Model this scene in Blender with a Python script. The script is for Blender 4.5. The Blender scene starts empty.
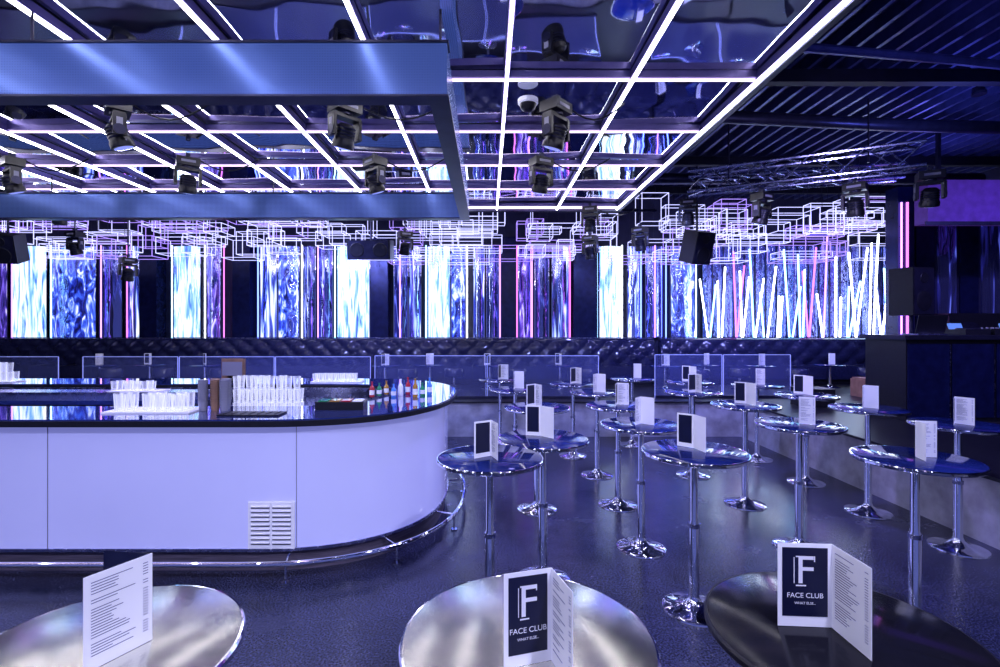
import bpy, math, random
from mathutils import Vector, Matrix
R = random.Random(7)
F=500.0; U0=488.0; V0=326.0; CH=1.97
def PX(u,Y): return (u-U0)*Y/F
def PZ(v,Y): return CH-(v-V0)*Y/F

# ------------------------------------------------------------------ materials
def nodes(name):
    m=bpy.data.materials.new(name); m.use_nodes=True
    nt=m.node_tree; b=nt.nodes['Principled BSDF']; return m,nt,b
def pm(name,col,metal=0,rough=0.5,em=None,es=0,var=0.0,scale=8,bump=0,coat=0,alpha=1,stretch=(1,1,1),rvar=0,ior=1.45,detail=5):
    m,nt,b=nodes(name)
    b.inputs['Base Color'].default_value=(*col,1); b.inputs['Metallic'].default_value=metal
    b.inputs['Roughness'].default_value=rough; b.inputs['Coat Weight'].default_value=coat
    b.inputs['Alpha'].default_value=alpha; b.inputs['IOR'].default_value=ior
    if em: b.inputs['Emission Color'].default_value=(*em,1); b.inputs['Emission Strength'].default_value=es
    if var or bump or rvar:
        tc=nt.nodes.new('ShaderNodeTexCoord'); mp=nt.nodes.new('ShaderNodeMapping'); mp.inputs['Scale'].default_value=stretch
        nz=nt.nodes.new('ShaderNodeTexNoise'); nz.inputs['Scale'].default_value=scale; nz.inputs['Detail'].default_value=detail
        nt.links.new(tc.outputs['Object'],mp.inputs[0]); nt.links.new(mp.outputs[0],nz.inputs['Vector'])
        if var:
            cr=nt.nodes.new('ShaderNodeValToRGB')
            cr.color_ramp.elements[0].position=.3; cr.color_ramp.elements[1].position=.7
            cr.color_ramp.elements[0].color=(*[c*(1-var) for c in col],1); cr.color_ramp.elements[1].color=(*[min(1,c*(1+var)) for c in col],1)
            nt.links.new(nz.outputs['Fac'],cr.inputs[0]); nt.links.new(cr.outputs[0],b.inputs['Base Color'])
        if rvar:
            mr=nt.nodes.new('ShaderNodeMapRange'); mr.inputs[1].default_value=.3; mr.inputs[2].default_value=.7
            mr.inputs[3].default_value=max(0,rough-rvar); mr.inputs[4].default_value=rough+rvar
            nt.links.new(nz.outputs['Fac'],mr.inputs[0]); nt.links.new(mr.outputs[0],b.inputs['Roughness'])
        if bump:
            bp=nt.nodes.new('ShaderNodeBump'); bp.inputs['Strength'].default_value=bump; bp.inputs['Distance'].default_value=.05
            nt.links.new(nz.outputs['Fac'],bp.inputs['Height']); nt.links.new(bp.outputs[0],b.inputs['Normal'])
    return m
def em(name,col,s):
    m,nt,b=nodes(name); b.inputs['Base Color'].default_value=(*[c*.5 for c in col],1)
    b.inputs['Emission Color'].default_value=(*col,1); b.inputs['Emission Strength'].default_value=s; return m
def emnoise(name,stops,s,scale,stretch,dist=1.5,rough=.12,base=(.25,.3,.7),bump=.5,detail=4):
    m,nt,b=nodes(name); b.inputs['Base Color'].default_value=(*base,1); b.inputs['Metallic'].default_value=.9; b.inputs['Roughness'].default_value=rough
    tc=nt.nodes.new('ShaderNodeTexCoord'); mp=nt.nodes.new('ShaderNodeMapping'); mp.inputs['Scale'].default_value=stretch
    nz=nt.nodes.new('ShaderNodeTexNoise'); nz.inputs['Scale'].default_value=scale; nz.inputs['Detail'].default_value=detail; nz.inputs['Distortion'].default_value=dist
    cr=nt.nodes.new('ShaderNodeValToRGB'); e=cr.color_ramp.elements
    e[0].position=stops[0][0]; e[0].color=(*stops[0][1],1); e[1].position=stops[-1][0]; e[1].color=(*stops[-1][1],1)
    for p,c in stops[1:-1]:
        x=e.new(p); x.color=(*c,1)
    nt.links.new(tc.outputs['Object'],mp.inputs[0]); nt.links.new(mp.outputs[0],nz.inputs['Vector']); nt.links.new(nz.outputs['Fac'],cr.inputs[0])
    nt.links.new(cr.outputs[0],b.inputs['Emission Color']); b.inputs['Emission Strength'].default_value=s
    bp=nt.nodes.new('ShaderNodeBump'); bp.inputs['Strength'].default_value=bump; bp.inputs['Distance'].default_value=.05
    nt.links.new(nz.outputs['Fac'],bp.inputs['Height']); nt.links.new(bp.outputs[0],b.inputs['Normal'])
    return m
def glassy(name,col,a=.15,es=0,facing=False):
    m=bpy.data.materials.new(name); m.use_nodes=True; nt=m.node_tree; nt.nodes.clear()
    o=nt.nodes.new('ShaderNodeOutputMaterial'); mx=nt.nodes.new('ShaderNodeMixShader'); t=nt.nodes.new('ShaderNodeBsdfTransparent')
    p=nt.nodes.new('ShaderNodeBsdfPrincipled'); p.inputs['Base Color'].default_value=(*col,1); p.inputs['Roughness'].default_value=.05
    p.inputs['Emission Color'].default_value=(*col,1); p.inputs['Emission Strength'].default_value=es
    mx.inputs[0].default_value=a; nt.links.new(t.outputs[0],mx.inputs[1]); nt.links.new(p.outputs[0],mx.inputs[2]); nt.links.new(mx.outputs[0],o.inputs[0])
    if facing:
        lw=nt.nodes.new('ShaderNodeLayerWeight'); lw.inputs[0].default_value=.35
        mr=nt.nodes.new('ShaderNodeMapRange'); mr.inputs[3].default_value=.10; mr.inputs[4].default_value=.85
        nt.links.new(lw.outputs['Facing'],mr.inputs[0]); nt.links.new(mr.outputs[0],mx.inputs[0])
    return m

M={}
def floor_mat():
    m,nt,b=nodes('floor_speckled')
    tc=nt.nodes.new('ShaderNodeTexCoord')
    n1=nt.nodes.new('ShaderNodeTexNoise'); n1.inputs['Scale'].default_value=80; n1.inputs['Detail'].default_value=4
    n2=nt.nodes.new('ShaderNodeTexNoise'); n2.inputs['Scale'].default_value=1.1; n2.inputs['Detail'].default_value=9; n2.inputs['Roughness'].default_value=.68
    for n in (n1,n2): nt.links.new(tc.outputs['Object'],n.inputs['Vector'])
    c1=nt.nodes.new('ShaderNodeValToRGB'); c1.color_ramp.elements[0].position=.42; c1.color_ramp.elements[1].position=.76
    c1.color_ramp.elements[0].color=(.011,.013,.036,1); c1.color_ramp.elements[1].color=(.075,.085,.19,1)
    c2=nt.nodes.new('ShaderNodeValToRGB'); c2.color_ramp.elements[0].position=.32; c2.color_ramp.elements[1].position=.70
    c2.color_ramp.elements[0].color=(.5,.5,.5,1); c2.color_ramp.elements[1].color=(1.4,1.4,1.4,1)
    mx=nt.nodes.new('ShaderNodeMix'); mx.data_type='RGBA'; mx.blend_type='MULTIPLY'; mx.inputs[0].default_value=1
    nt.links.new(n1.outputs['Fac'],c1.inputs[0]); nt.links.new(n2.outputs['Fac'],c2.inputs[0])
    nt.links.new(c1.outputs[0],mx.inputs[6]); nt.links.new(c2.outputs[0],mx.inputs[7]); nt.links.new(mx.outputs[2],b.inputs['Base Color'])
    mr=nt.nodes.new('ShaderNodeMapRange'); mr.inputs[1].default_value=.3; mr.inputs[2].default_value=.7; mr.inputs[3].default_value=.10; mr.inputs[4].default_value=.32
    nt.links.new(n2.outputs['Fac'],mr.inputs[0]); nt.links.new(mr.outputs[0],b.inputs['Roughness'])
    bp=nt.nodes.new('ShaderNodeBump'); bp.inputs['Strength'].default_value=.08; bp.inputs['Distance'].default_value=.01
    nt.links.new(n1.outputs['Fac'],bp.inputs['Height']); nt.links.new(bp.outputs[0],b.inputs['Normal'])
    return m
M['floor']=floor_mat()
M['wall']=pm('dark_wall_paint',(.02,.02,.06),0,.5,var=.3,scale=4)
M['concrete']=pm('painted_concrete',(.34,.34,.42),0,.7,var=.3,scale=5,bump=.15)
M['deck']=pm('ceiling_deck',(.006,.006,.018),.2,.6,var=.3)
M['rib']=pm('ceiling_rib',(.07,.08,.24),.5,.35,var=.2)
M['mirror']=pm('ceiling_mirror_panel',(.82,.85,1.0),1,.03,var=.1,scale=1.6,bump=.16,detail=1)
M['strip']=em('led_strip',(.93,.91,1.0),14)
M['strip2']=em('led_strip_pink',(.85,.66,1.0),2.0)
M['beam']=pm('grid_profile',(.22,.18,.42),.6,.35,var=.1)
M['black']=pm('black_plastic',(.012,.012,.018),0,.35,var=.2,scale=20)
M['dark']=pm('dark_metal',(.04,.04,.08),.7,.35,var=.2)
M['chrome']=pm('chrome',(.85,.87,.97),1,.06,rvar=.03,scale=12)
M['steel']=pm('brushed_steel',(.5,.52,.72),1,.25,rvar=.1,scale=12)
M['ttop']=pm('table_top_dark',(.010,.020,.13),0,.10,var=.6,scale=2.5,rvar=.06,ior=1.33)
M['ttopb']=pm('table_top_brushed',(.80,.79,.68),1,.20,var=.12,scale=3,rvar=.05,bump=.02)
M['ttopk']=pm('table_top_black',(.008,.008,.014),.0,.13,rvar=.06,scale=4,ior=1.30)
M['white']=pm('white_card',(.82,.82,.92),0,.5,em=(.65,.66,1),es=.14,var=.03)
M['navy']=pm('navy_print',(.006,.008,.04),0,.35,var=.2)
M['ink']=pm('grey_ink',(.12,.12,.25),0,.6,var=.1)
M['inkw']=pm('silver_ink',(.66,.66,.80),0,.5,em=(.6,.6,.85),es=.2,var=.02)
M['barfront']=pm('bar_front_gloss',(.56,.57,.80),0,.12,em=(.32,.34,.90),es=.38,coat=.8,var=.08,scale=.8)  # slight emission put in for the lavender light on the panels
M['bartop']=pm('bar_top_gloss',(.03,.05,.24),.2,.06,coat=1,var=.3,scale=2)
M['barwood']=pm('bar_plinth_wood',(.12,.10,.14),.1,.35,var=.5,scale=3,stretch=(1,1,30))
M['glass']=glassy('drinking_glass',(.80,.82,1),.34,.38,True)
M['pane']=glassy('glass_pane',(.25,.30,.9),.08,.10)
M['paneedge']=pm('pane_edge',(.4,.45,.9),.3,.2,em=(.30,.35,1),es=.6)
M['brown']=pm('kraft_cup',(.32,.18,.12),0,.6,var=.2)
M['card']=pm('cardboard',(.34,.17,.12),0,.8,var=.2)
M['red']=pm('red_liquid',(.5,.03,.05),0,.1,var=.1); M['green']=pm('green_bottle',(.03,.3,.12),0,.1,var=.1)
M['amber']=pm('amber_bottle',(.5,.25,.04),0,.1,var=.1); M['blueb']=pm('blue_bottle',(.1,.3,.8),0,.1,var=.1)
M['leather']=pm('tufted_leather',(.022,.024,.075),0,.16,var=.2,bump=.05,scale=30,coat=.5)
M['bluecol']=pm('column_navy',(.010,.014,.07),.3,.25,var=.3)
M['magenta']=em('neon_magenta',(.80,.20,.95),1.8); M['blue']=em('neon_blue',(.10,.16,1),6); M['cyan']=em('neon_cyan',(.30,.65,1),5); M['violet']=em('neon_violet',(.38,.18,1),4)
M['wneon']=em('neon_white',(.78,.86,1),9)
M['wire']=em('wire_frame_glow',(.55,.56,1.0),1.5)
M['wire2']=em('wire_frame_glow_violet',(.42,.28,1),1.1)
M['p_bright']=emnoise('backlit_panel',[(.32,(.03,.06,.8)),(.43,(.18,.45,1)),(.53,(.75,.92,1)),(.60,(1,1,1))],1.3,2.0,(5,1,.45),1.2)
M['p_blue']=emnoise('marbled_blue_panel',[(.38,(.0,.0,.04)),(.47,(.01,.02,.4)),(.56,(.05,.14,1)),(.61,(.4,.55,1)),(.67,(1,1,1))],1.0,2.2,(2.6,1,.9),2.0,.06,(.35,.4,.75),.5,4)
M['p_purple']=emnoise('marbled_violet_panel',[(.42,(.0,.0,.02)),(.52,(.05,.02,.30)),(.61,(.25,.15,1)),(.69,(.9,.85,1))],.85,2.2,(4.0,1,.5),1.6,.06,(.3,.3,.6),.45,3)
M['p_dark']=emnoise('smoked_mirror_panel',[(.50,(.0,.0,.005)),(.62,(.01,.01,.16)),(.70,(.15,.2,1)),(.76,(.75,.8,1))],.8,1.5,(4,1,.5),1.6,.04,(.30,.33,.6),.45,2)  # mirror; its bright reflections are painted in as emission streaks
M['p_mirror']=emnoise('wavy_mirror_panel',[(.47,(.0,.0,.02)),(.55,(.03,.05,.5)),(.60,(.4,.6,1)),(.65,(1,1,1))],1.0,1.6,(6.0,1,.35),1.4,.04,(.5,.55,.9),.45,2)  # emission pattern stands in for what this mirror reflects
M['p_crinkle']=emnoise('crinkled_foil_mirror',[(.52,(.0,.0,.01)),(.60,(.01,.02,.3)),(.66,(.12,.2,1)),(.72,(.8,.85,1))],.7,2.2,(3.5,1,.8),2.2,.06,(.14,.16,.40),.5,3)  # foil mirror with painted glowing reflections
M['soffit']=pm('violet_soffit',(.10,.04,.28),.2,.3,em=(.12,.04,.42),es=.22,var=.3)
M['lens']=pm('lamp_lens',(.3,.35,.6),.5,.05,em=(.3,.35,1),es=.8)
M['lamp']=em('downlight',(1,.9,.8),12)
M['label']=pm('label_grey',(.3,.3,.40),0,.5)
M['screen']=em('laptop_screen',(.15,.35,.9),.5)
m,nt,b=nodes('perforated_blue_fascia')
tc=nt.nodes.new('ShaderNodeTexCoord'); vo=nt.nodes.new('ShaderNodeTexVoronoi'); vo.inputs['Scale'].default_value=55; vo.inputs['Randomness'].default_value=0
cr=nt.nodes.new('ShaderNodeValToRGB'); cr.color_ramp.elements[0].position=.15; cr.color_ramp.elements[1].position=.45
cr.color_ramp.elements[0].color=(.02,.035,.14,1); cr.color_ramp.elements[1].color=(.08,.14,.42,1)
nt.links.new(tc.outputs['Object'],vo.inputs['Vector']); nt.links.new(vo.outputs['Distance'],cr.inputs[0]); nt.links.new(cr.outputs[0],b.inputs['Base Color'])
nt.links.new(cr.outputs[0],b.inputs['Emission Color']); b.inputs['Emission Strength'].default_value=.28  # faint self-glow stands in for blue light falling on the fascia
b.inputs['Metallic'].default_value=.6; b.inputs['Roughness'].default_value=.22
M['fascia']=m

# ------------------------------------------------------------------ mesh builder
class MB:
    def __init__(s): s.v=[];s.f=[];s.mi=[];s.ms=[]
    def mat(s,k):
        if k not in s.ms: s.ms.append(k)
        return s.ms.index(k)
    def add(s,vs,fs,k):
        o=len(s.v); i=s.mat(k); s.v+= [tuple(x) for x in vs]
        for f in fs: s.f.append(tuple(a+o for a in f)); s.mi.append(i)
    def box(s,c,d,k,mx=None):
        x,y,z=[a/2 for a in d]
        vs=[Vector((i*x,j*y,l*z)) for i in(-1,1) for j in(-1,1) for l in(-1,1)]
        if mx is not None: vs=[mx@a for a in vs]
        c=Vector(c); vs=[a+c for a in vs]
        s.add(vs,[(0,1,3,2),(4,6,7,5),(0,4,5,1),(2,3,7,6),(0,2,6,4),(1,5,7,3)],k)
    def bb(s,x0,x1,y0,y1,z0,z1,k): s.box(((x0+x1)/2,(y0+y1)/2,(z0+z1)/2),(x1-x0,y1-y0,z1-z0),k)
    def cyl(s,p0,p1,r,k,n=12,r1=None,cap=True):
        p0=Vector(p0);p1=Vector(p1);d=(p1-p0).normalized(); r1=r if r1 is None else r1
        a=d.orthogonal().normalized(); b=d.cross(a)
        vs=[]
        for p,rr in((p0,r),(p1,r1)):
            for i in range(n):
                t=2*math.pi*i/n; vs.append(p+a*rr*math.cos(t)+b*rr*math.sin(t))
        fs=[(i,(i+1)%n,n+(i+1)%n,n+i) for i in range(n)]
        if cap: fs+=[tuple(reversed(range(n))),tuple(range(n,2*n))]
        s.add(vs,fs,k)
    def lathe(s,pr,k,n=24,c=(0,0,0),mx=None):
        vs=[];c=Vector(c)
        for r,z in pr:
            for i in range(n):
                t=2*math.pi*i/n; p=Vector((r*math.cos(t),r*math.sin(t),z))
                if mx is not None:p=mx@p
                vs.append(p+c)
        fs=[]
        for j in range(len(pr)-1):
            for i in range(n): fs.append((j*n+i,j*n+(i+1)%n,(j+1)*n+(i+1)%n,(j+1)*n+i))
        if pr[0][0]>1e-4: fs.append(tuple(reversed(range(n))))
        if pr[-1][0]>1e-4: fs.append(tuple(range((len(pr)-1)*n,len(pr)*n)))
        s.add(vs,fs,k)
    def tube(s,path,r,k,n=10):
        path=[Vector(p) for p in path]; vs=[]
        for j,p in enumerate(path):
            d=(path[min(j+1,len(path)-1)]-path[max(j-1,0)]).normalized()
            up=Vector((0,0,1)) if abs(d.z)<.9 else Vector((0,1,0))
            a=d.cross(up).normalized(); b=a.cross(d)
            for i in range(n):
                t=2*math.pi*i/n; vs.append(p+a*r*math.cos(t)+b*r*math.sin(t))
        fs=[(j*n+i,j*n+(i+1)%n,(j+1)*n+(i+1)%n,(j+1)*n+i) for j in range(len(path)-1) for i in range(n)]
        fs+=[tuple(reversed(range(n))),tuple(range((len(path)-1)*n,len(path)*n))]
        s.add(vs,fs,k)
    def strip(s,outer,inner,z0,z1,kt,ko,ki,closed=False):
        n=len(outer); vs=[(x,y,z1) for x,y in outer]+[(x,y,z1) for x,y in inner]+[(x,y,z0) for x,y in outer]+[(x,y,z0) for x,y in inner]
        rng=range(n if closed else n-1)
        s.add(vs,[(i,(i+1)%n,n+(i+1)%n,n+i) for i in rng],kt)
        s.add(vs,[(2*n+i,2*n+(i+1)%n,(i+1)%n,i) for i in rng],ko)
        s.add(vs,[(n+i,n+(i+1)%n,3*n+(i+1)%n,3*n+i) for i in rng],ki)
        s.add(vs,[(3*n+i,3*n+(i+1)%n,2*n+(i+1)%n,2*n+i) for i in rng],ki)
        if not closed:
            s.add(vs,[(0,n,3*n,2*n),(n-1,2*n-1,4*n-1,3*n-1)],ko)
    def mesh(s,name,smooth=True):
        me=bpy.data.meshes.new(name); me.from_pydata(s.v,[],s.f)
        for k in s.ms: me.materials.append(M[k])
        me.polygons.foreach_set('material_index',s.mi)
        if smooth:
            me.polygons.foreach_set('use_smooth',[True]*len(me.polygons)); me.set_sharp_from_angle(angle=math.radians(32))
        me.update(); return me
    def obj(s,name,loc=(0,0,0),rz=0,parent=None):
        return place(s.mesh(name),name,loc,rz,parent)
def place(me,name,loc=(0,0,0),rz=0,parent=None):
    o=bpy.data.objects.new(name,me); bpy.context.scene.collection.objects.link(o)
    o.location=loc; o.rotation_euler=(0,0,rz)
    if parent: o.parent=parent
    return o

# ------------------------------------------------------------------ room shell
XL,XR,YB,YF,ZC=-13.0,10.3,12.6,-3.0,5.3
PF=0.6; PXR=4.5; PYB=8.9
b=MB(); b.bb(XL,XR,YF,YB,-.1,0,'floor'); b.obj('floor')
b=MB(); b.bb(XL,PXR,PYB,YB,0,PF,'concrete'); b.bb(PXR,XR,YF,YB,0,PF,'concrete')
b.bb(XL,PXR,PYB-.03,YB,PF,PF+.03,'black'); b.bb(PXR-.03,XR,YF,YB,PF,PF+.03,'black'); b.obj('floor_raised_platform')
b=MB(); b.bb(XL,XR,YB,YB+.2,0,ZC,'wall'); b.obj('wall_back')
b=MB(); b.bb(XL-.2,XL,YF,YB,0,ZC,'wall'); b.obj('wall_left')
b=MB(); b.bb(XR,XR+.2,YF,YB,0,ZC,'wall'); b.obj('wall_right')
b=MB(); b.bb(XL,XR,YF,YB,ZC,ZC+.2,'deck')
x=2.7
while x<XR:
    b.bb(x,x+.045,YF,YB,ZC-.14,ZC,'rib'); x+=.25
for y in (3.2,6.2,9.4,11.4): b.bb(2.6,XR,y,y+.12,ZC-.30,ZC-.14,'deck')
b.obj('ceiling')

# ------------------------------------------------------------------ LED grid raft
H=2.2; ZG=CH+H
xs=[H*(1.1-.512*i) for i in range(10)]
ys=[4.5+1.2*i-1.2*5 for i in range(10)]; ys=[y for y in ys if y<9.6]
x0,x1=xs[-1],xs[0]; y0,y1=-1.8,9.4
b=MB()
for i in range(len(xs)-1):
    for j in range(len(ys)):
        ya=ys[j]; yb=ys[j+1] if j+1<len(ys) else y1
        if yb-ya<.1: continue
        mx=Matrix.Rotation(R.uniform(-.02,.02),3,'X')@Matrix.Rotation(R.uniform(-.02,.02),3,'Y')
        b.box(((xs[i]+xs[i+1])/2,(ya+yb)/2,ZG+.11),(xs[i]-xs[i+1]-.04,yb-ya-.04,.03),'mirror',mx)
b.obj('ceiling_mirror_panels')
b=MB()
for x in xs:
    b.bb(x-.022,x+.022,y0,y1,ZG+.002,ZG+.075,'beam'); b.bb(x-.011,x+.011,y0,y1,ZG-.020,ZG+.003,'strip')
for y in ys+[y1]:
    b.bb(x0,x1,y-.045,y+.045,ZG+.02,ZG+.08,'beam'); b.bb(x0,x1,y-.014,y+.014,ZG+.006,ZG+.021,'strip2')
b.bb(x1+.03,x1+.09,y0,y1,ZG-.02,ZG+.14,'dark')
b.bb(x0,x1+.09,y1+.03,y1+.09,ZG-.02,ZG+.14,'dark')
for x in xs[::3]:
    for y in (0,4,8): b.cyl((x,y,ZG+.08),(x,y,ZC),.012,'dark',6)
b.obj('ceiling_light_grid')

# canopy frame over bar
b=MB(); zb,zt=CH+1.6,CH+1.96; yf,yr,xr=3.46,7.5,-.284; xl=-10.5
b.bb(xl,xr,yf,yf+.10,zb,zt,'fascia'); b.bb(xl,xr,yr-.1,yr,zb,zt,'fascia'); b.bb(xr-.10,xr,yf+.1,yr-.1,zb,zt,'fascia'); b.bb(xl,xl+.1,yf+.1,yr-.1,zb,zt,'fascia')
for y in (yf,yr-.12):
    b.bb(xl,xr+.01,y-.012,y+.132,zt,zt+.015,'dark'); b.bb(xl,xr+.01,y-.012,y+.132,zb-.015,zb,'dark')
b.bb(xr-.13,xr+.012,yf,yr,zb-.0151,zb-.0001,'dark')
for x in (xr-.05,-3.2,-6.5):
    for y in (yf+.05,yr-.05): b.cyl((x,y,zt),(x,y,ZG+.02),.01,'dark',6)
b.obj('bar_canopy_frame')

# ------------------------------------------------------------------ moving heads
def moving_head(pole=0):
    b=MB()
    b.box((0,0,-.05),(.26,.20,.10),'black'); b.box((0,-.101,-.05),(.16,.004,.03),'label')
    b.cyl((0,0,-.10),(0,0,-.125),.07,'dark',16)
    b.box((0,0,-.14),(.29,.10,.035),'black')
    for s in(-1,1):
        b.box((s*.135,0,-.24),(.032,.11,.20),'black'); b.cyl((s*.12,0,-.29),(s*.156,0,-.29),.05,'dark',16)
        b.box((s*.153,-.0,-.22),(.004,.05,.08),'label')
    mx=Matrix.Rotation(.35,3,'X')
    b.lathe([(0,.10),(.06,.095),(.085,.07),(.09,0),(.095,-.06),(.105,-.08),(.105,-.13),(.09,-.132)],'black',20,(0,0,-.30),mx)
    b.lathe([(.09,-.128),(.07,-.138),(0,-.145)],'lens',20,(0,0,-.30),mx)
    for a in (.06,.03,0,-.03): b.lathe([(.091,a),(.098,a+.004),(.098,a-.006),(.091,a-.01)],'dark',20,(0,0,-.30),mx)
    b.cyl((0,0,0),(0,0,.04),.02,'dark',8); b.box((0,0,.05),(.05,.06,.04),'dark')
    if pole: b.cyl((0,0,.05),(0,0,pole),.012,'dark',8)
    return b.mesh('moving_head_light')
mh=moving_head()
def spot(name,loc,target,e,col,size=75,blend=1,rad=.08):
    l=bpy.data.lights.new(name,'SPOT'); l.energy=e; l.color=col; l.spot_size=math.radians(size); l.spot_blend=blend; l.shadow_soft_size=rad
    o=bpy.data.objects.new(name,l); bpy.context.scene.collection.objects.link(o); o.location=loc
    o.rotation_euler=(Vector(target)-Vector(loc)).to_track_quat('-Z','Y').to_euler(); return o
hd=[(118,4.8),(345,4.8),(556,4.8),(12,6.4),(188,6.4),(375,6.4),(541,6.4),(590,9.0),(60,8.4)]
cb=MB()
for i,(u,Y) in enumerate(hd):
    X=PX(u,Y); place(mh,'moving_head_light',(X,Y,ZG-.06),R.uniform(-.9,.9))
    if i<7: spot('moving_head_beam',(X,Y,ZG-.56),(X+R.uniform(-.5,.8),Y+R.uniform(-1,1.5),0),200,(.18,.25,1) if i%2 else (.36,.32,1),95)
    L=R.uniform(.5,.9); cb.tube([(X+.08+L*t,Y+.05,ZG-.04-.16*math.sin(math.pi*t)) for t in [k/8 for k in range(9)]],.009,'black',6)
cb.obj('lamp_power_cables')
for u,v,Y in [(75,232,9.6),(128,258,9.6),(405,232,9.6),(590,236,9.6),(640,228,9.6)]:
    Z=PZ(v,Y); place(moving_head(ZC-.01-Z),'moving_head_light',(PX(u,Y),Y,Z),R.uniform(-1,1))
b=MB(); b.lathe([(.0,-.12),(.04,-.115),(.07,-.09),(.085,-.05)],'black',20); b.lathe([(.085,-.05),(.10,-.04),(.10,.0),(0,.0)],'white',20)
b.obj('dome_security_camera',(PX(528,4.9),4.9,ZG+.02))

# ------------------------------------------------------------------ bar
cx,cy,A=-1.9,5.45,1.55; XE=-10.0
def outline(o,n=2.4,N=40):
    a=A-o; pts=[(XE,cy-a)]
    for i in range(14): pts.append((XE+(cx-XE)*(i+1)/15,cy-a))
    for i in range(N+1):
        t=-math.pi/2+math.pi*i/N; c=math.cos(t); s_=math.sin(t)
        pts.append((cx+a*abs(c)**(2/n),cy+a*math.copysign(abs(s_)**(2/n),s_)))
    for i in range(14): pts.append((cx+(XE-cx)*(i+1)/15,cy+a))
    pts.append((XE,cy+a)); return pts
root=bpy.data.objects.new('bar_counter',None); bpy.context.scene.collection.objects.link(root)
BT=1.237
b=MB()
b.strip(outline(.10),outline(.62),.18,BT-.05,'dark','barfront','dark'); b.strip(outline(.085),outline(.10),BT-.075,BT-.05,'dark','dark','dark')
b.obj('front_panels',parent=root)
b=MB(); b.strip(outline(.13),outline(.6),0,.18,'barwood','barwood','dark'); b.strip(outline(.09),outline(.13),.165,.19,'steel','steel','steel'); b.obj('plinth',parent=root)
b=MB(); b.strip(outline(.0),outline(.68),BT-.05,BT-.012,'black','black','black'); b.strip(outline(.012),outline(.67),BT-.012,BT,'bartop','bartop','bartop'); b.obj('countertop',parent=root)
b=MB(); b.strip(outline(.68),outline(1.08),.93,.97,'steel','steel','steel'); b.strip(outline(.70),outline(.74),.97,BT-.04,'steel','steel','steel'); b.strip(outline(.72),outline(1.04),0,.93,'dark','dark','dark'); b.obj('work_shelf',parent=root)
b=MB(); rp=[(x,y,.15) for x,y in outline(-.09)]; b.tube(rp,.02,'chrome')
o1=outline(-.09); o2=outline(.13)
for i in range(3,len(o1)-3,7):
    (xa,ya),(xb,yb)=o1[i],o2[i]; b.tube([(xa,ya,.15),(xb,yb,.15)],.010,'chrome',8); b.cyl((xa,ya,0),(xa,ya,.15),.009,'chrome',8); b.cyl((xa,ya,0),(xa,ya,.012),.03,'chrome',12)
b.obj('foot_rail',parent=root)
b=MB(); xc=-1.73; yc=cy-A+.098
b.box((xc,yc,.378),(.37,.02,.37),'white'); 
for c in (-.085,.085):
    for i in range(9): b.box((xc+c,yc-.012,.235+i*.036),(.145,.012,.014),'dark'); b.box((xc+c,yc-.016,.243+i*.036),(.145,.014,.006),'white',Matrix.Rotation(.5,3,'X'))
b.box((xc,yc-.012,.378),(.015,.012,.37),'white')
b.obj('vent_grille',parent=root)
b=MB()
for X in (-3.75,-1.55): 
    o=outline(.097,N=200); p=min(o,key=lambda q:abs(q[0]-X)+(100 if q[1]>cy else 0)); b.box((p[0],p[1],.68),(.004,.006,1.0),'label')
b.obj('panel_seams',parent=root)
b=MB(); b.bb(-9.5,-3.1,5.2,5.75,0,1.16,'dark'); b.bb(-9.55,-3.05,5.15,5.8,1.16,1.20,'bartop'); b.bb(-9.5,-3.1,5.35,5.6,1.20,1.26,'steel'); b.obj('centre_station',parent=root)

def tumbler(b,x,y,z,h=.13,r=.036,k='glass'):
    b.lathe([(r*.75,0),(r*.8,.01),(r,h),(r*.93,h),(r*.74,.015),(0,.015)],k,14,(x,y,z))
def glasses(name,X0,X1,Y0,Y1,z,lay,h=.11,sp=.082):
    b=MB(); z+=.001
    b.bb(X0-.05,X1+.05,Y0-.05,Y1+.05,z,z+.012,'white')
    for l in range(lay):
        y=Y0
        while y<=Y1+1e-6:
            x=X0
            while x<=X1+1e-6:
                if not(l==lay-1 and R.random()<.25): tumbler(b,x,y,z+.013+l*(h+.002),h)
                x+=sp
            y+=sp
    return b.obj(name)
glasses('stacked_glasses',PX(118,4.3),PX(192,4.3),4.22,4.40,BT,1,.14)
glasses('stacked_glasses',PX(248,5.0),PX(312,5.0),4.78,4.92,.97,4,.125)
glasses('stacked_glasses',PX(118,5.45),PX(160,5.45),5.4,5.5,1.26,1,.10)
glasses('stacked_glasses',PX(318,6.6),PX(360,6.6),6.5,6.6,BT,1,.10)
glasses('stacked_glasses',PX(0,6.7),PX(26,6.7),6.5,6.6,BT,2,.12)
b=MB()
for i,(dx,dy) in enumerate([(0,0),(.095,.02),(.19,-.01),(.05,.1),(.15,.1)]):
    for k in range(9): b.lathe([(.03,0),(.04,.09),(.044,.09)],'brown' if i%2 else 'label',14,(dx,dy,k*.022))
b.obj('paper_cup_stacks',(PX(205,4.35),4.32,BT+.001))
b=MB(); b.bb(0,.34,0,.25,0,.02,'black'); b.bb(.02,.32,.10,.14,.02,.30,'brown'); b.box((.17,.08,.17),(.26,.01,.18),'label'); b.bb(.1,.24,.1,.2,0,.1,'black'); b.obj('bar_till_terminal',(PX(220,6.6),6.5,BT+.001))
def bottle(name,x,y,z,k,h=.28,r=.036):
    b=MB(); b.lathe([(r*.9,0),(r,.01),(r,h*.55),(r*.7,h*.66),(r*.35,h*.74),(r*.32,h*.93),(r*.42,h*.935),(r*.42,h),(0,h)],k,16,(0,0,0))
    b.lathe([(r*1.02,h*.15),(r*1.02,h*.45)],'white',16); b.obj(name,(x,y,z))
ks=['red','green','amber','blueb','white','red','amber','green','blueb']
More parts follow.
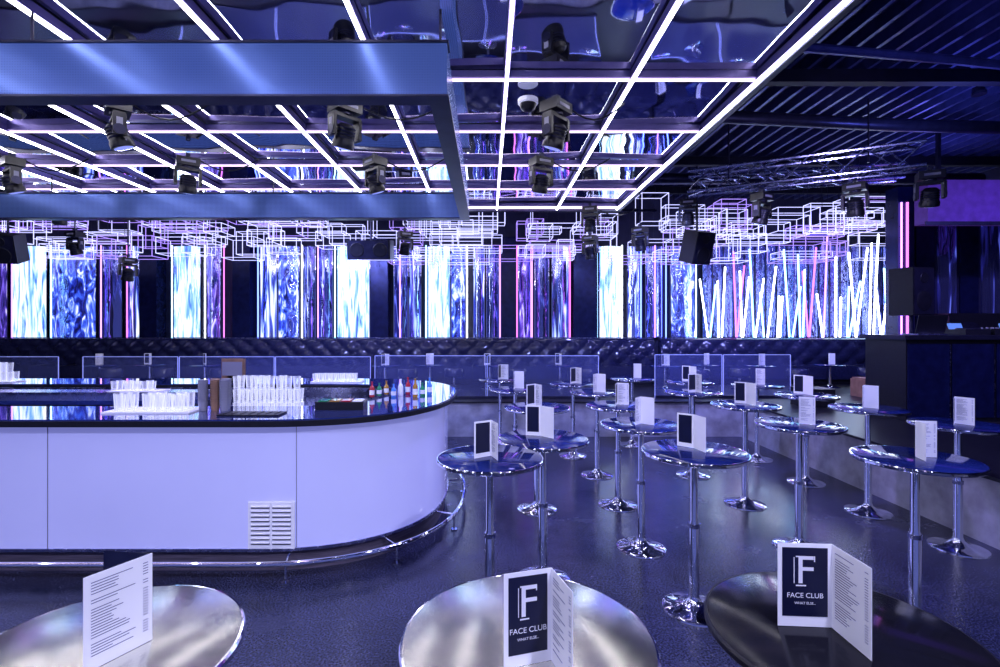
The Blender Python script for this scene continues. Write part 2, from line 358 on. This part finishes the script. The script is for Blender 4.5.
for i in range(9):
    Y=5.15+.10*(i%3); bottle('liquor_bottle',PX(372+i*7.2,Y),Y,BT+.001,ks[i],R.uniform(.13,.20),.026)
b=MB(); b.bb(0,.42,0,.16,0,.07,'black')
for i in range(4): b.bb(.02+i*.1,.10+i*.1,.02,.14,.07,.08,['green','amber','red','white'][i])
b.obj('garnish_caddy',(PX(300,5.2)+.45,4.35,BT+.001))
b=MB(); b.bb(0,.5,0,.18,0,.012,'black')
for i in range(7): b.cyl((.04+i*.07,.03,.012),(.04+i*.07,.15,.012),.006,'black',6)
b.obj('bar_mat',(-2.2,4.05,BT+.001))

# ------------------------------------------------------------------ cocktail tables
def table(top):
    b=MB(); h=1.10
    b.lathe([(0,h-.026),(.349,h-.026),(.355,h-.02),(.355,h-.006),(.351,h),(.347,h)],'chrome' if top!='ttopk' else 'black',64)
    b.lathe([(.348,h-.001),(.345,h+.0005),(0,h+.0005)],top,64)
    b.lathe([(.0,h-.06),(.09,h-.055),(.11,h-.03),(.11,h-.028)],'dark',24)
    b.lathe([(.026,h-.05),(.026,.62),(.034,.60),(.034,.10),(.045,.07),(.075,.045),(.13,.028),(.19,.018),(.210,.010),(.213,0)],'chrome',40)
    b.lathe([(.0345,.60),(.039,.60),(.039,.57),(.0345,.57)],'steel',24)
    return b.mesh('cocktail_table')
TD,TB,TK=table('ttop'),table('ttopb'),table('ttopk')
near=[(-1.04,1.33,TB),(.11,1.40,TB),(1.0,1.42,TK)]
for x,y,me in near: place(me,'cocktail_table',(x,y,0))
mid=[(490,3.32),(694,3.48),(915,3.30),(641,4.44),(537,5.38),(543,3.88),(799,4.44),(868,5.30),(958,4.44),(745,5.53),(618,5.5),(597,6.6),(573,7.6),(806,6.3),(757,7.4),(515,6.9),(693,6.6),(690,7.8),(500,8.2),(632,8.3)]
pos=[]
for u,Y in mid:
    X=PX(u,Y); pos.append((X,Y)); place(TD,'cocktail_table',(X,Y,0),R.uniform(0,6))

def leafbox(b,p,q,k,z0,z1,t=.0015,inset=0,off=0):
    p=Vector(p);q=Vector(q); d=(q-p).normalized(); n=Vector((d.y,-d.x)); p=p+d*inset+n*off; q=q-d*inset+n*off
    c=(p+q)/2; mx=Matrix.Rotation(math.atan2(d.y,d.x),3,'Z'); b.box((c.x,c.y,(z0+z1)/2),((q-p).length,t,z1-z0),k,mx)
def card(a,c,darkA=True,lines=True,third=None):
    b=MB(); h=.24; o=(0,0)
    leafbox(b,a,o,'white',0,h)
    if c: leafbox(b,o,c,'white',0,h)
    if third: leafbox(b,third,o,'navy',0,h-.002)
    if darkA: leafbox(b,a,o,'navy',.03,h-.012,.0008,.012,.0015)
    if lines:
        p,q=(Vector(o),Vector(c)) if darkA else (Vector(a),Vector(o))
        d=(q-p).normalized(); L=(q-p).length; z=h-.02
        while z>.03:
            w=R.uniform(.35,.8)*L
            leafbox(b,p+d*L*.1,p+d*(L*.1+w*.8),'ink',z-.0009,z+.0009,.0006,0,.0013)
            leafbox(b,p+d*L*.85,p+d*L*.93,'ink',z-.0009,z+.0009,.0006,0,.0013)
            z-=.0072 if R.random()<.85 else .016
    return b
def text_on(parent,s,a,c,t,z,size,off=.0025):
    a=Vector((*a,0));c=Vector((*c,0)); d=(c-a).normalized(); n=Vector((d.y,-d.x,0)); p=a+(c-a)*t+n*off; p.z=z
    cu=bpy.data.curves.new('printed_text','FONT'); cu.body=s; cu.size=size; cu.align_x='CENTER'; cu.align_y='CENTER'; cu.extrude=.0002; cu.materials.append(M['inkw'])
    ob=bpy.data.objects.new('printed_text',cu); bpy.context.scene.collection.objects.link(ob)
    ob.parent=parent; ob.matrix_local=Matrix(((d.x,0,n.x,p.x),(d.y,0,n.y,p.y),(0,1,0,p.z),(0,0,0,1)))
TT=1.102
def bigcard(loc,a,c,dark=True,third=None):
    bb=card(a,c,dark,True,third)
    if dark: # serif feet and a second vertical stroke of the printed initial
        A=Vector(a); B=Vector((0,0)); L=(B-A).length; d=(B-A).normalized()
        for s0,s1,z0,z1 in ((.33,.52,.117,.1205),(.33,.40,.2005,.204),(.665,.685,.188,.204),(.29,.305,.125,.2)):
            leafbox(bb,A+d*L*s0,A+d*L*s1,'inkw',z0,z1,.0005,0,.0022)
    o=bb.obj('menu_card',loc)
    if dark:
        text_on(o,'F',a,(0,0),.5,.160,.115); text_on(o,'FACE CLUB',a,(0,0),.5,.090,.020); text_on(o,'WHAT ELSE...',a,(0,0),.5,.068,.010)
    return o
bigcard((.165,1.30,TT),(-.125,-.035),(.035,-.12))
bigcard((.99,1.44,TT),(-.15,.01),(.004,-.145))
bigcard((-.93,1.385,TT),(-.078,-.14),None,False,(-.15,.02))
variants=[card((-.10,-.09),(.06,-.12)).mesh('menu_card'),card((-.10,.06),(.05,-.13),lines=False).mesh('menu_card'),card((-.04,-.12),(.12,-.03)).mesh('menu_card'),
 card((-.05,-.1),(.11,-.06),darkA=False).mesh('menu_card')]
for i,(X,Y) in enumerate(pos):
    place(variants[i%4],'menu_card',(X+R.uniform(-.03,.05),Y+R.uniform(.0,.08),TT),R.uniform(-.35,.35))

# ------------------------------------------------------------------ tufted banquette
def banquette(X0,X1,name):
    b=MB(); yb=12.2; z0=PF+.031
    b.bb(X0,X1,yb-.75,yb,z0,z0+.12,'black')
    b.bb(X0,X1,yb-.78,yb-.12,z0+.12,z0+.42,'leather')
    nx=int((X1-X0)/.055); nz=16; vs=[];fs=[]
    za,zb_=z0+.40,z0+1.0
    for i in range(nx+1):
        for j in range(nz+1):
            x=X0+(X1-X0)*i/nx; z=za+(zb_-za)*j/nz
            p=abs(math.sin(math.pi*((x-X0)/.44+(z-za)/.4)))*abs(math.sin(math.pi*((x-X0)/.44-(z-za)/.4)))
            vs.append((x,yb-.12-.075*p**.5-.05*math.sin(math.pi*min(1,j/nz)),z))
    for i in range(nx):
        for j in range(nz):
            a=i*(nz+1)+j; fs.append((a,a+nz+1,a+nz+2,a+1))
    b.add(vs,fs,'leather'); b.bb(X0,X1,yb-.12,yb,z0+.12,zb_,'leather')
    b.cyl((X0,yb-.10,zb_),(X1,yb-.10,zb_),.045,'leather',10); b.bb(X0,X1,yb-.06,yb,zb_+.03,zb_+.055,'steel')
    n=int((X1-X0)/.7)
    for i in range(1,n): b.bb(X0+i*(X1-X0)/n-.006,X0+i*(X1-X0)/n+.006,yb-.785,yb-.3,z0+.12,z0+.425,'black')
    b.obj(name)
banquette(XL+.3,4.0,'tufted_banquette'); banquette(4.15,9.9,'tufted_banquette')
b=MB(); b.lathe([(0,.47),(.30,.47),(.31,.48),(.31,.495),(.30,.50),(0,.50)],'ttop',32); b.lathe([(.03,.47),(.03,.06),(.06,.03),(.2,.01),(.2,0)],'chrome',24); lt=b.mesh('lounge_table')
b=MB(); b.lathe([(0,.46),(.2,.46),(.22,.42),(.22,.30),(.2,.27),(0,.27)],'leather',20); b.lathe([(.025,.28),(.025,.03),(.17,.015),(.17,0)],'chrome',20); st=b.mesh('low_stool')
for u,Y in [(100,10.8),(150,10.9),(205,10.8),(385,10.7),(430,10.9),(490,10.8),(560,10.8),(665,10.6),(705,10.9),(760,10.7),(830,10.9)]:
    X=PX(u,Y); place(lt,'lounge_table',(X,Y,PF+.031)); place(variants[R.randrange(4)],'menu_card',(X,Y+.05,PF+.534),R.uniform(-.4,.4))
    place(st,'low_stool',(X+.55,Y-.4,PF+.031))
def partition(u0,u1,Y,zt,n):
    X0,X1=PX(u0,Y),PX(u1,Y); b=MB(); z0=PF+.031
    for i in range(n):
        a=X0+(X1-X0)*i/n; c=X0+(X1-X0)*(i+1)/n-.03
        b.bb(a,c,Y-.006,Y+.006,z0+.02,zt,'pane')
        b.bb(a,c,Y-.006,Y+.006,zt,zt+.010,'paneedge'); b.bb(a-.006,a+.003,Y-.007,Y+.007,z0,zt,'paneedge'); b.bb(c-.003,c+.006,Y-.007,Y+.007,z0,zt,'paneedge')
    b.bb(X0,X1,Y-.03,Y+.03,z0,z0+.05,'dark'); b.obj('glass_partition')
partition(375,600,9.2,PZ(356,9.2),2); partition(655,792,9.3,PZ(355,9.3),2); partition(83,372,9.3,PZ(357,9.3),3); partition(-180,60,9.3,PZ(357,9.3),3)

# ------------------------------------------------------------------ back wall display panels
b=MB(); YP=12.5; zA,zB=1.69,3.95
def panel(u0,u1,k,depth=0):
    X0,X1=PX(u0,YP),PX(u1,YP); y=YP-.03-depth
    if k in('bluecol',): b.bb(X0,X1,y,YP+.08,zA,zB+.2,k); return
    n=8; bow=.10; vs=[];fs=[]
    for i in range(n+1):
        t=i/n; xx=X0+(X1-X0)*t; yy=y-bow*math.sin(math.pi*t)
        vs+=[(xx,yy,zA),(xx,yy,zB)]
    for i in range(n): fs.append((2*i,2*i+2,2*i+3,2*i+1))
    b.add(vs,fs,k); b.bb(X0,X1,y+.01,YP+.08,zA,zB,'dark')
    b.bb(X0-.02,X0,y-.05,YP+.05,zA,zB,'chrome'); b.bb(X1,X1+.02,y-.05,YP+.05,zA,zB,'chrome')
P=[(-60,-30,'p_blue'),(-28,10,'p_purple'),(16,49,'p_bright'),(54,98,'p_blue'),(106,124,'p_dark'),(130,144,'p_mirror'),(176,202,'p_bright'),(209,222,'p_purple'),(262,278,'p_mirror'),(280,300,'p_blue'),(305,316,'p_dark'),(320,333,'p_dark'),(339,370,'p_bright'),
(395,408,'p_dark'),(410,421,'p_mirror'),(429,450,'p_bright'),(452,465,'p_blue'),(474,484,'p_mirror'),(487,498,'p_dark'),(519,530,'p_purple'),(535,548,'p_dark'),(552,568,'p_mirror'),(599,620,'p_bright'),(627,640,'p_mirror'),(645,660,'p_dark'),(670,693,'p_blue')]
for p in P: panel(*p)
for u0,u1 in ((147,164),(238,255),(373,390),(501,515),(572,595)): panel(u0,u1,'bluecol',.25)
b.obj('backlit_wall_panels')
b=MB()
def tubev(u,k,z0=1.69,z1=3.95,Y=12.28,r=.015): b.cyl((PX(u,Y),Y,z0),(PX(u,Y),Y,z1),r,k,8)
for u,k in [(12,'violet'),(51,'cyan'),(101,'violet'),(146,'blue'),(172,'cyan'),(205,'wneon'),(224,'magenta'),(258,'blue'),(302,'wneon'),(318,'violet'),(335,'cyan'),(372,'blue'),
            (400,'violet'),(426,'cyan'),(467,'wneon'),(500,'violet'),(517,'magenta'),(532,'violet'),(570,'magenta'),(597,'cyan'),(622,'wneon'),(641,'blue'),(666,'blue'),(696,'cyan'),(127,'magenta'),(-20,'magenta'),(655,'violet')]:
    tubev(u,k)
b.obj('neon_tube_lights')
b=MB()
for i in range(18):
    w=10.6; X0=PX(702+i*w,YP); X1=PX(702+(i+1)*w,YP)-.03; n=6; vs=[];fs=[]
    for q in range(n+1):
        t=q/n; vs+=[(X0+(X1-X0)*t,YP-.04-.07*math.sin(math.pi*t),1.69),(X0+(X1-X0)*t,YP-.04-.07*math.sin(math.pi*t),3.95)]
    for q in range(n): fs.append((2*q,2*q+2,2*q+3,2*q+1))
    b.add(vs,fs,'p_crinkle')
b.bb(PX(702,YP),PX(893,YP),YP-.03,YP+.08,1.69,3.95,'dark')
b.obj('crinkled_mirror_wall')
b=MB(); 
for i in range(17):
    u=708+i*11.2+R.uniform(-3,3); X=PX(u,12.2); Y=12.1
    for s in (-1,1):
        k=R.choice(['wneon','wneon','cyan','wneon','violet','wneon']) if i not in(2,9) else 'magenta'; z1=R.uniform(2.6,4.25); t=s*R.uniform(.03,.24)
        b.cyl((X+s*.02,Y+R.uniform(-.1,.05),1.70),(X+t,Y-.1,z1),.019,k,8)
b.obj('slanted_tube_lights')
# ------------------------------------------------------------------ wire frame sculpture
def wireboxes(name,rngs,n):
    b=MB()
    for i in range(n):
        x=R.uniform(*rngs[0]); y=R.uniform(*rngs[1]); z=R.uniform(*rngs[2]); w,d,h=R.uniform(.3,1.3),R.uniform(.2,.6),R.uniform(.12,.6); k='wire' if R.random()<.7 else 'wire2'
        r=.0055
        for sy in(0,1):
            for sz in(0,1): b.bb(x,x+w,y+sy*d-r,y+sy*d+r,z+sz*h-r,z+sz*h+r,k)
        for sx in(0,1):
            for sz in(0,1): b.bb(x+sx*w-r,x+sx*w+r,y,y+d,z+sz*h-r,z+sz*h+r,k)
            for sy in(0,1): b.bb(x+sx*w-r,x+sx*w+r,y+sy*d-r,y+sy*d+r,z,z+h,k)
        b.cyl((x+w/2,y,z+h),(x+w/2,y,ZC),.004,'dark',4)
    b.obj(name)
wireboxes('wire_frame_ceiling_sculpture',((-12.5,8.6),(10.3,11.5),(3.4,4.3)),140)

# pipes / ducts
b=MB(); b.cyl((-12.8,9.95,4.9),(9.8,9.95,4.9),.11,'dark',16); b.cyl((-12.8,10.1,4.3),(3.4,10.1,4.3),.03,'dark',10)
for x in range(-12,10,2): b.bb(x-.02,x+.02,9.93,9.97,5.0,ZC,'dark')
b.obj('ventilation_duct')
b=MB(); b.tube([(3.0,3.6,4.95),(4.5,4.2,4.95),(6.5,4.5,4.9),(9.8,4.6,4.9)],.12,'dark',14); b.tube([(2.9,5.2,4.9),(5.2,5.6,4.95),(9.8,6.2,4.85)],.05,'rib',10)
b.tube([(3.2,7.0,4.9),(6,7.3,4.9),(9.8,7.5,4.9)],.09,'dark',12); b.obj('flexible_air_duct')
def truss(p,q,s=.30):
    b=MB(); p=Vector(p);q=Vector(q); d=(q-p).normalized(); a=d.cross(Vector((0,0,1))).normalized(); L=(q-p).length; up=Vector((0,0,1))
    cs=[(i*s/2,j*s/2) for i,j in((-1,-1),(1,-1),(1,1),(-1,1))]
    for i,j in cs: b.cyl(p+a*i+up*j,q+a*i+up*j,.024,'steel',8)
    n=int(L/.3)
    for k in range(n):
        t0,t1=L*k/n,L*(k+1)/n
        for m_ in range(4):
            (i0,j0),(i1,j1)=cs[m_],cs[(m_+1)%4]
            if k%2:(i0,j0),(i1,j1)=(i1,j1),(i0,j0)
            b.cyl(p+d*t0+a*i0+up*j0,p+d*t1+a*i1+up*j1,.012,'steel',6)
    for t in (.2,.8): c=p+d*L*t; b.cyl(c,Vector((c.x,c.y,ZC-.31)),.012,'dark',6)
    b.obj('lighting_truss')
truss((PX(688,7.6),7.6,PZ(184,7.6)),(PX(922,6.4),6.4,PZ(156,6.4)))
truss((PX(700,9.3),9.3,PZ(186,9.3)),(PX(900,8.9),8.9,PZ(172,8.9)),.25)
for u,v,Y in [(762,194,7.2),(855,184,6.8),(688,200,8.6),(930,172,6.3)]:
    place(mh,'moving_head_light',(PX(u,Y),Y,PZ(v,Y)),R.uniform(-1,1))
def speaker(name,loc,w,h,d,rz=0,tilt=0,hang=None):
    b=MB(); mx=Matrix.Rotation(tilt,3,'X'); b.box((0,0,0),(w,d,h),'black',mx)
    b.box(mx@Vector((0,-d/2-.006,0)),(w*.92,.012,h*.94),'dark',mx)
    q=min(w,h)
    ps=((0,-h*.2,q*.36),(0,h*.28,q*.2)) if h>w else ((-w*.27,0,q*.38),(w*.27,0,q*.38))
    for xx,zz,r in ps:
        p=mx@Vector((xx,-d/2-.014,zz)); b.lathe([(r,0),(r*.9,.008),(r*.3,.002),(0,.006)],'black',20,p,mx@Matrix.Rotation(math.pi/2,3,'X'))
    if hang: b.cyl((0,0,h*.3),(0,0,hang-loc[2]),.02,'dark',8)
    else: b.cyl((0,0,-h/2),(0,0,PF+.035-loc[2]),.03,'dark',10); b.cyl((0,0,PF+.031-loc[2]),(0,0,PF+.05-loc[2]),.22,'dark',20)
    b.obj(name,loc,rz)
speaker('hanging_loudspeaker',(PX(697,9.5),9.5,PZ(247,9.5)),.40,.60,.4,.3,.3,ZC)
speaker('hanging_loudspeaker',(PX(371,9.5),9.5,PZ(250,9.5)),.80,.36,.4,0,.15,ZC)
speaker('stand_loudspeaker',(PX(911,8.7),8.7,PZ(292,8.7)),.48,.82,.4,.25)
speaker('hanging_loudspeaker',(PX(8,9.0),9.0,PZ(248,9.0)),.4,.5,.4,.3,.3,ZC)
# ------------------------------------------------------------------ right corner
b=MB(); b.bb(8.06,XR-.01,9.6,9.75,PF+.031,4.6,'wall')
for i in range(5): b.bb(8.2+i*.42,8.55+i*.42,9.57,9.6,1.9,4.3,'p_dark' if i in(1,3) else 'bluecol')
b.obj('wall_partition')
b=MB(); b.bb(7.75,8.05,9.45,9.75,PF+.031,4.6,'bluecol'); b.obj('corner_pillar')
b=MB()
b.cyl((7.9,9.42,1.7),(7.9,9.42,4.3),.020,'magenta',8); b.cyl((7.79,9.42,1.7),(7.79,9.42,4.3),.016,'violet',8); b.obj('neon_tube_lights')
b=MB(); b.bb(6.95,10.2,7.9,8.15,3.6,4.28,'soffit'); b.bb(6.9,10.2,7.88,7.9,3.56,3.62,'dark'); b.bb(7.2,7.25,8.0,8.05,4.28,ZC,'dark'); b.bb(9.5,9.55,8.0,8.05,4.28,ZC,'dark'); b.obj('violet_soffit_beam')
b=MB(); z0=PF+.031
b.bb(5.85,9.6,7.0,7.75,z0,1.78,'black'); b.bb(5.8,9.65,6.95,7.8,1.78,1.84,'dark')
for i in range(6):
    b.bb(5.87+i*.62,6.45+i*.62,6.985,7.0,z0+.06,1.72,'bluecol'); b.bb(6.455+i*.62,6.465+i*.62,6.983,7.0,z0+.06,1.72,'steel')
b.obj('dj_booth')
b=MB(); b.bb(0,.32,0,.38,0,.09,'black')
for i in range(4):
    for j in range(3): b.cyl((.05+i*.07,.08+j*.08,.09),(.05+i*.07,.08+j*.08,.11),.012,'label',8)
b.obj('dj_mixer',(7.3,7.2,1.841))
for x in (6.88,7.66):
    b=MB(); b.bb(0,.36,0,.38,0,.08,'black'); b.lathe([(.14,0),(.14,.015),(.13,.02),(0,.02)],'dark',28,(.18,.16,.08)); b.box((.18,.36,.12),(.2,.02,.10),'screen',Matrix.Rotation(-.4,3,'X')); b.obj('dj_deck',(x,7.2,1.841))
b=MB(); b.bb(0,.42,0,.28,0,.018,'steel'); b.box((.21,.02,.15),(.42,.012,.28),'black',Matrix.Rotation(.25,3,'X')); b.obj('laptop',(6.15,7.15,1.841))
b=MB(); b.bb(8.3,9.7,9.0,9.5,z0,2.2,'black')
for i in range(2):
    for j in range(2):
        b.lathe([(.28,0),(.26,-.01),(.1,.03),(0,.02)],'dark',24,(8.65+i*.7,8.99,1.05+j*.72),Matrix.Rotation(math.pi/2,3,'X'))
b.obj('subwoofer_stack')
b=MB(); b.bb(0,.6,0,.45,0,.33,'card'); b.bb(.02,.58,.02,.43,.33,.36,'card'); b.bb(.27,.33,-.002,.45,.0,.332,'label'); b.obj('cardboard_box',(PX(868,9.2),9.2,z0))
b=MB(); b.bb(0,.5,0,.4,0,.30,'black'); b.bb(-.01,.51,-.01,.41,.14,.16,'steel'); b.obj('flight_case',(5.2,8.2,z0))
b=MB(); b.lathe([(0,0),(.05,0)],'lamp',16); b.lathe([(.05,-.005),(.08,-.005),(.08,.03),(0,.03)],'dark',20); b.obj('ceiling_downlight',(PX(979,6.8),6.8,ZC-.18))
# ------------------------------------------------------------------ lights
spot('fill_spot',(1.2,.2,4.0),(.6,2.2,1),420,(.66,.67,1),110)  # this group: added fill without fixtures, brightens tables, floor and platform
spot('fill_spot',(-2.4,.2,4.0),(-2.5,3.5,.6),320,(.54,.56,1),110)
spot('fill_spot',(3.6,2.2,4.6),(3.9,4.8,0),420,(.32,.33,1),110)
spot('fill_spot',(2.6,7.8,4.1),(3.0,10,.5),560,(.26,.31,1),120)
spot('fill_spot',(3.0,6.0,4.1),(4.6,7.0,.3),380,(.42,.36,1),120)
spot('fill_spot',(-3.5,8.2,4.0),(-3,11,.8),560,(.28,.32,1),120)
spot('fill_spot',(6.5,9.5,4.5),(6.5,11.5,.8),520,(.28,.30,1),120)
spot('rib_fill',(6,6.3,4.2),(6.2,6.6,5.3),90,(.18,.22,1),160)  # added fill, no fixture: these three turn the ceiling ribs blue
spot('rib_fill',(4.2,3.6,3.9),(4.8,4.0,5.3),90,(.22,.24,1),160)
spot('rib_fill',(7.5,8.6,4.2),(7.5,8.6,5.3),80,(.2,.2,1),160)
spot('truss_fill',(4.2,5.0,3.4),(4.4,7.2,4.4),110,(.5,.45,1),80)  # added fill without a fixture, brightens the truss
spot('dj_fill',(8.0,5.2,4.6),(8.0,8.3,1.6),450,(.30,.26,1),100)  # added fill without a fixture, lifts the black DJ corner
w=bpy.data.worlds.new('World'); bpy.context.scene.world=w; w.use_nodes=True
w.node_tree.nodes['Background'].inputs[0].default_value=(.15,.18,.56,1); w.node_tree.nodes['Background'].inputs[1].default_value=.55  # added blue ambient fill, enters where the wall behind the camera is left out
cam=bpy.data.cameras.new('camera'); co=bpy.data.objects.new('camera',cam); bpy.context.scene.collection.objects.link(co)
co.location=(0,0,CH); co.rotation_euler=(math.pi/2,0,0); cam.sensor_width=36; cam.lens=18.0; cam.shift_x=.012; cam.shift_y=-.0075; cam.clip_start=.05
bpy.context.scene.camera=co
bpy.context.scene.view_settings.view_transform='Standard'
bpy.context.scene.view_settings.exposure=.18
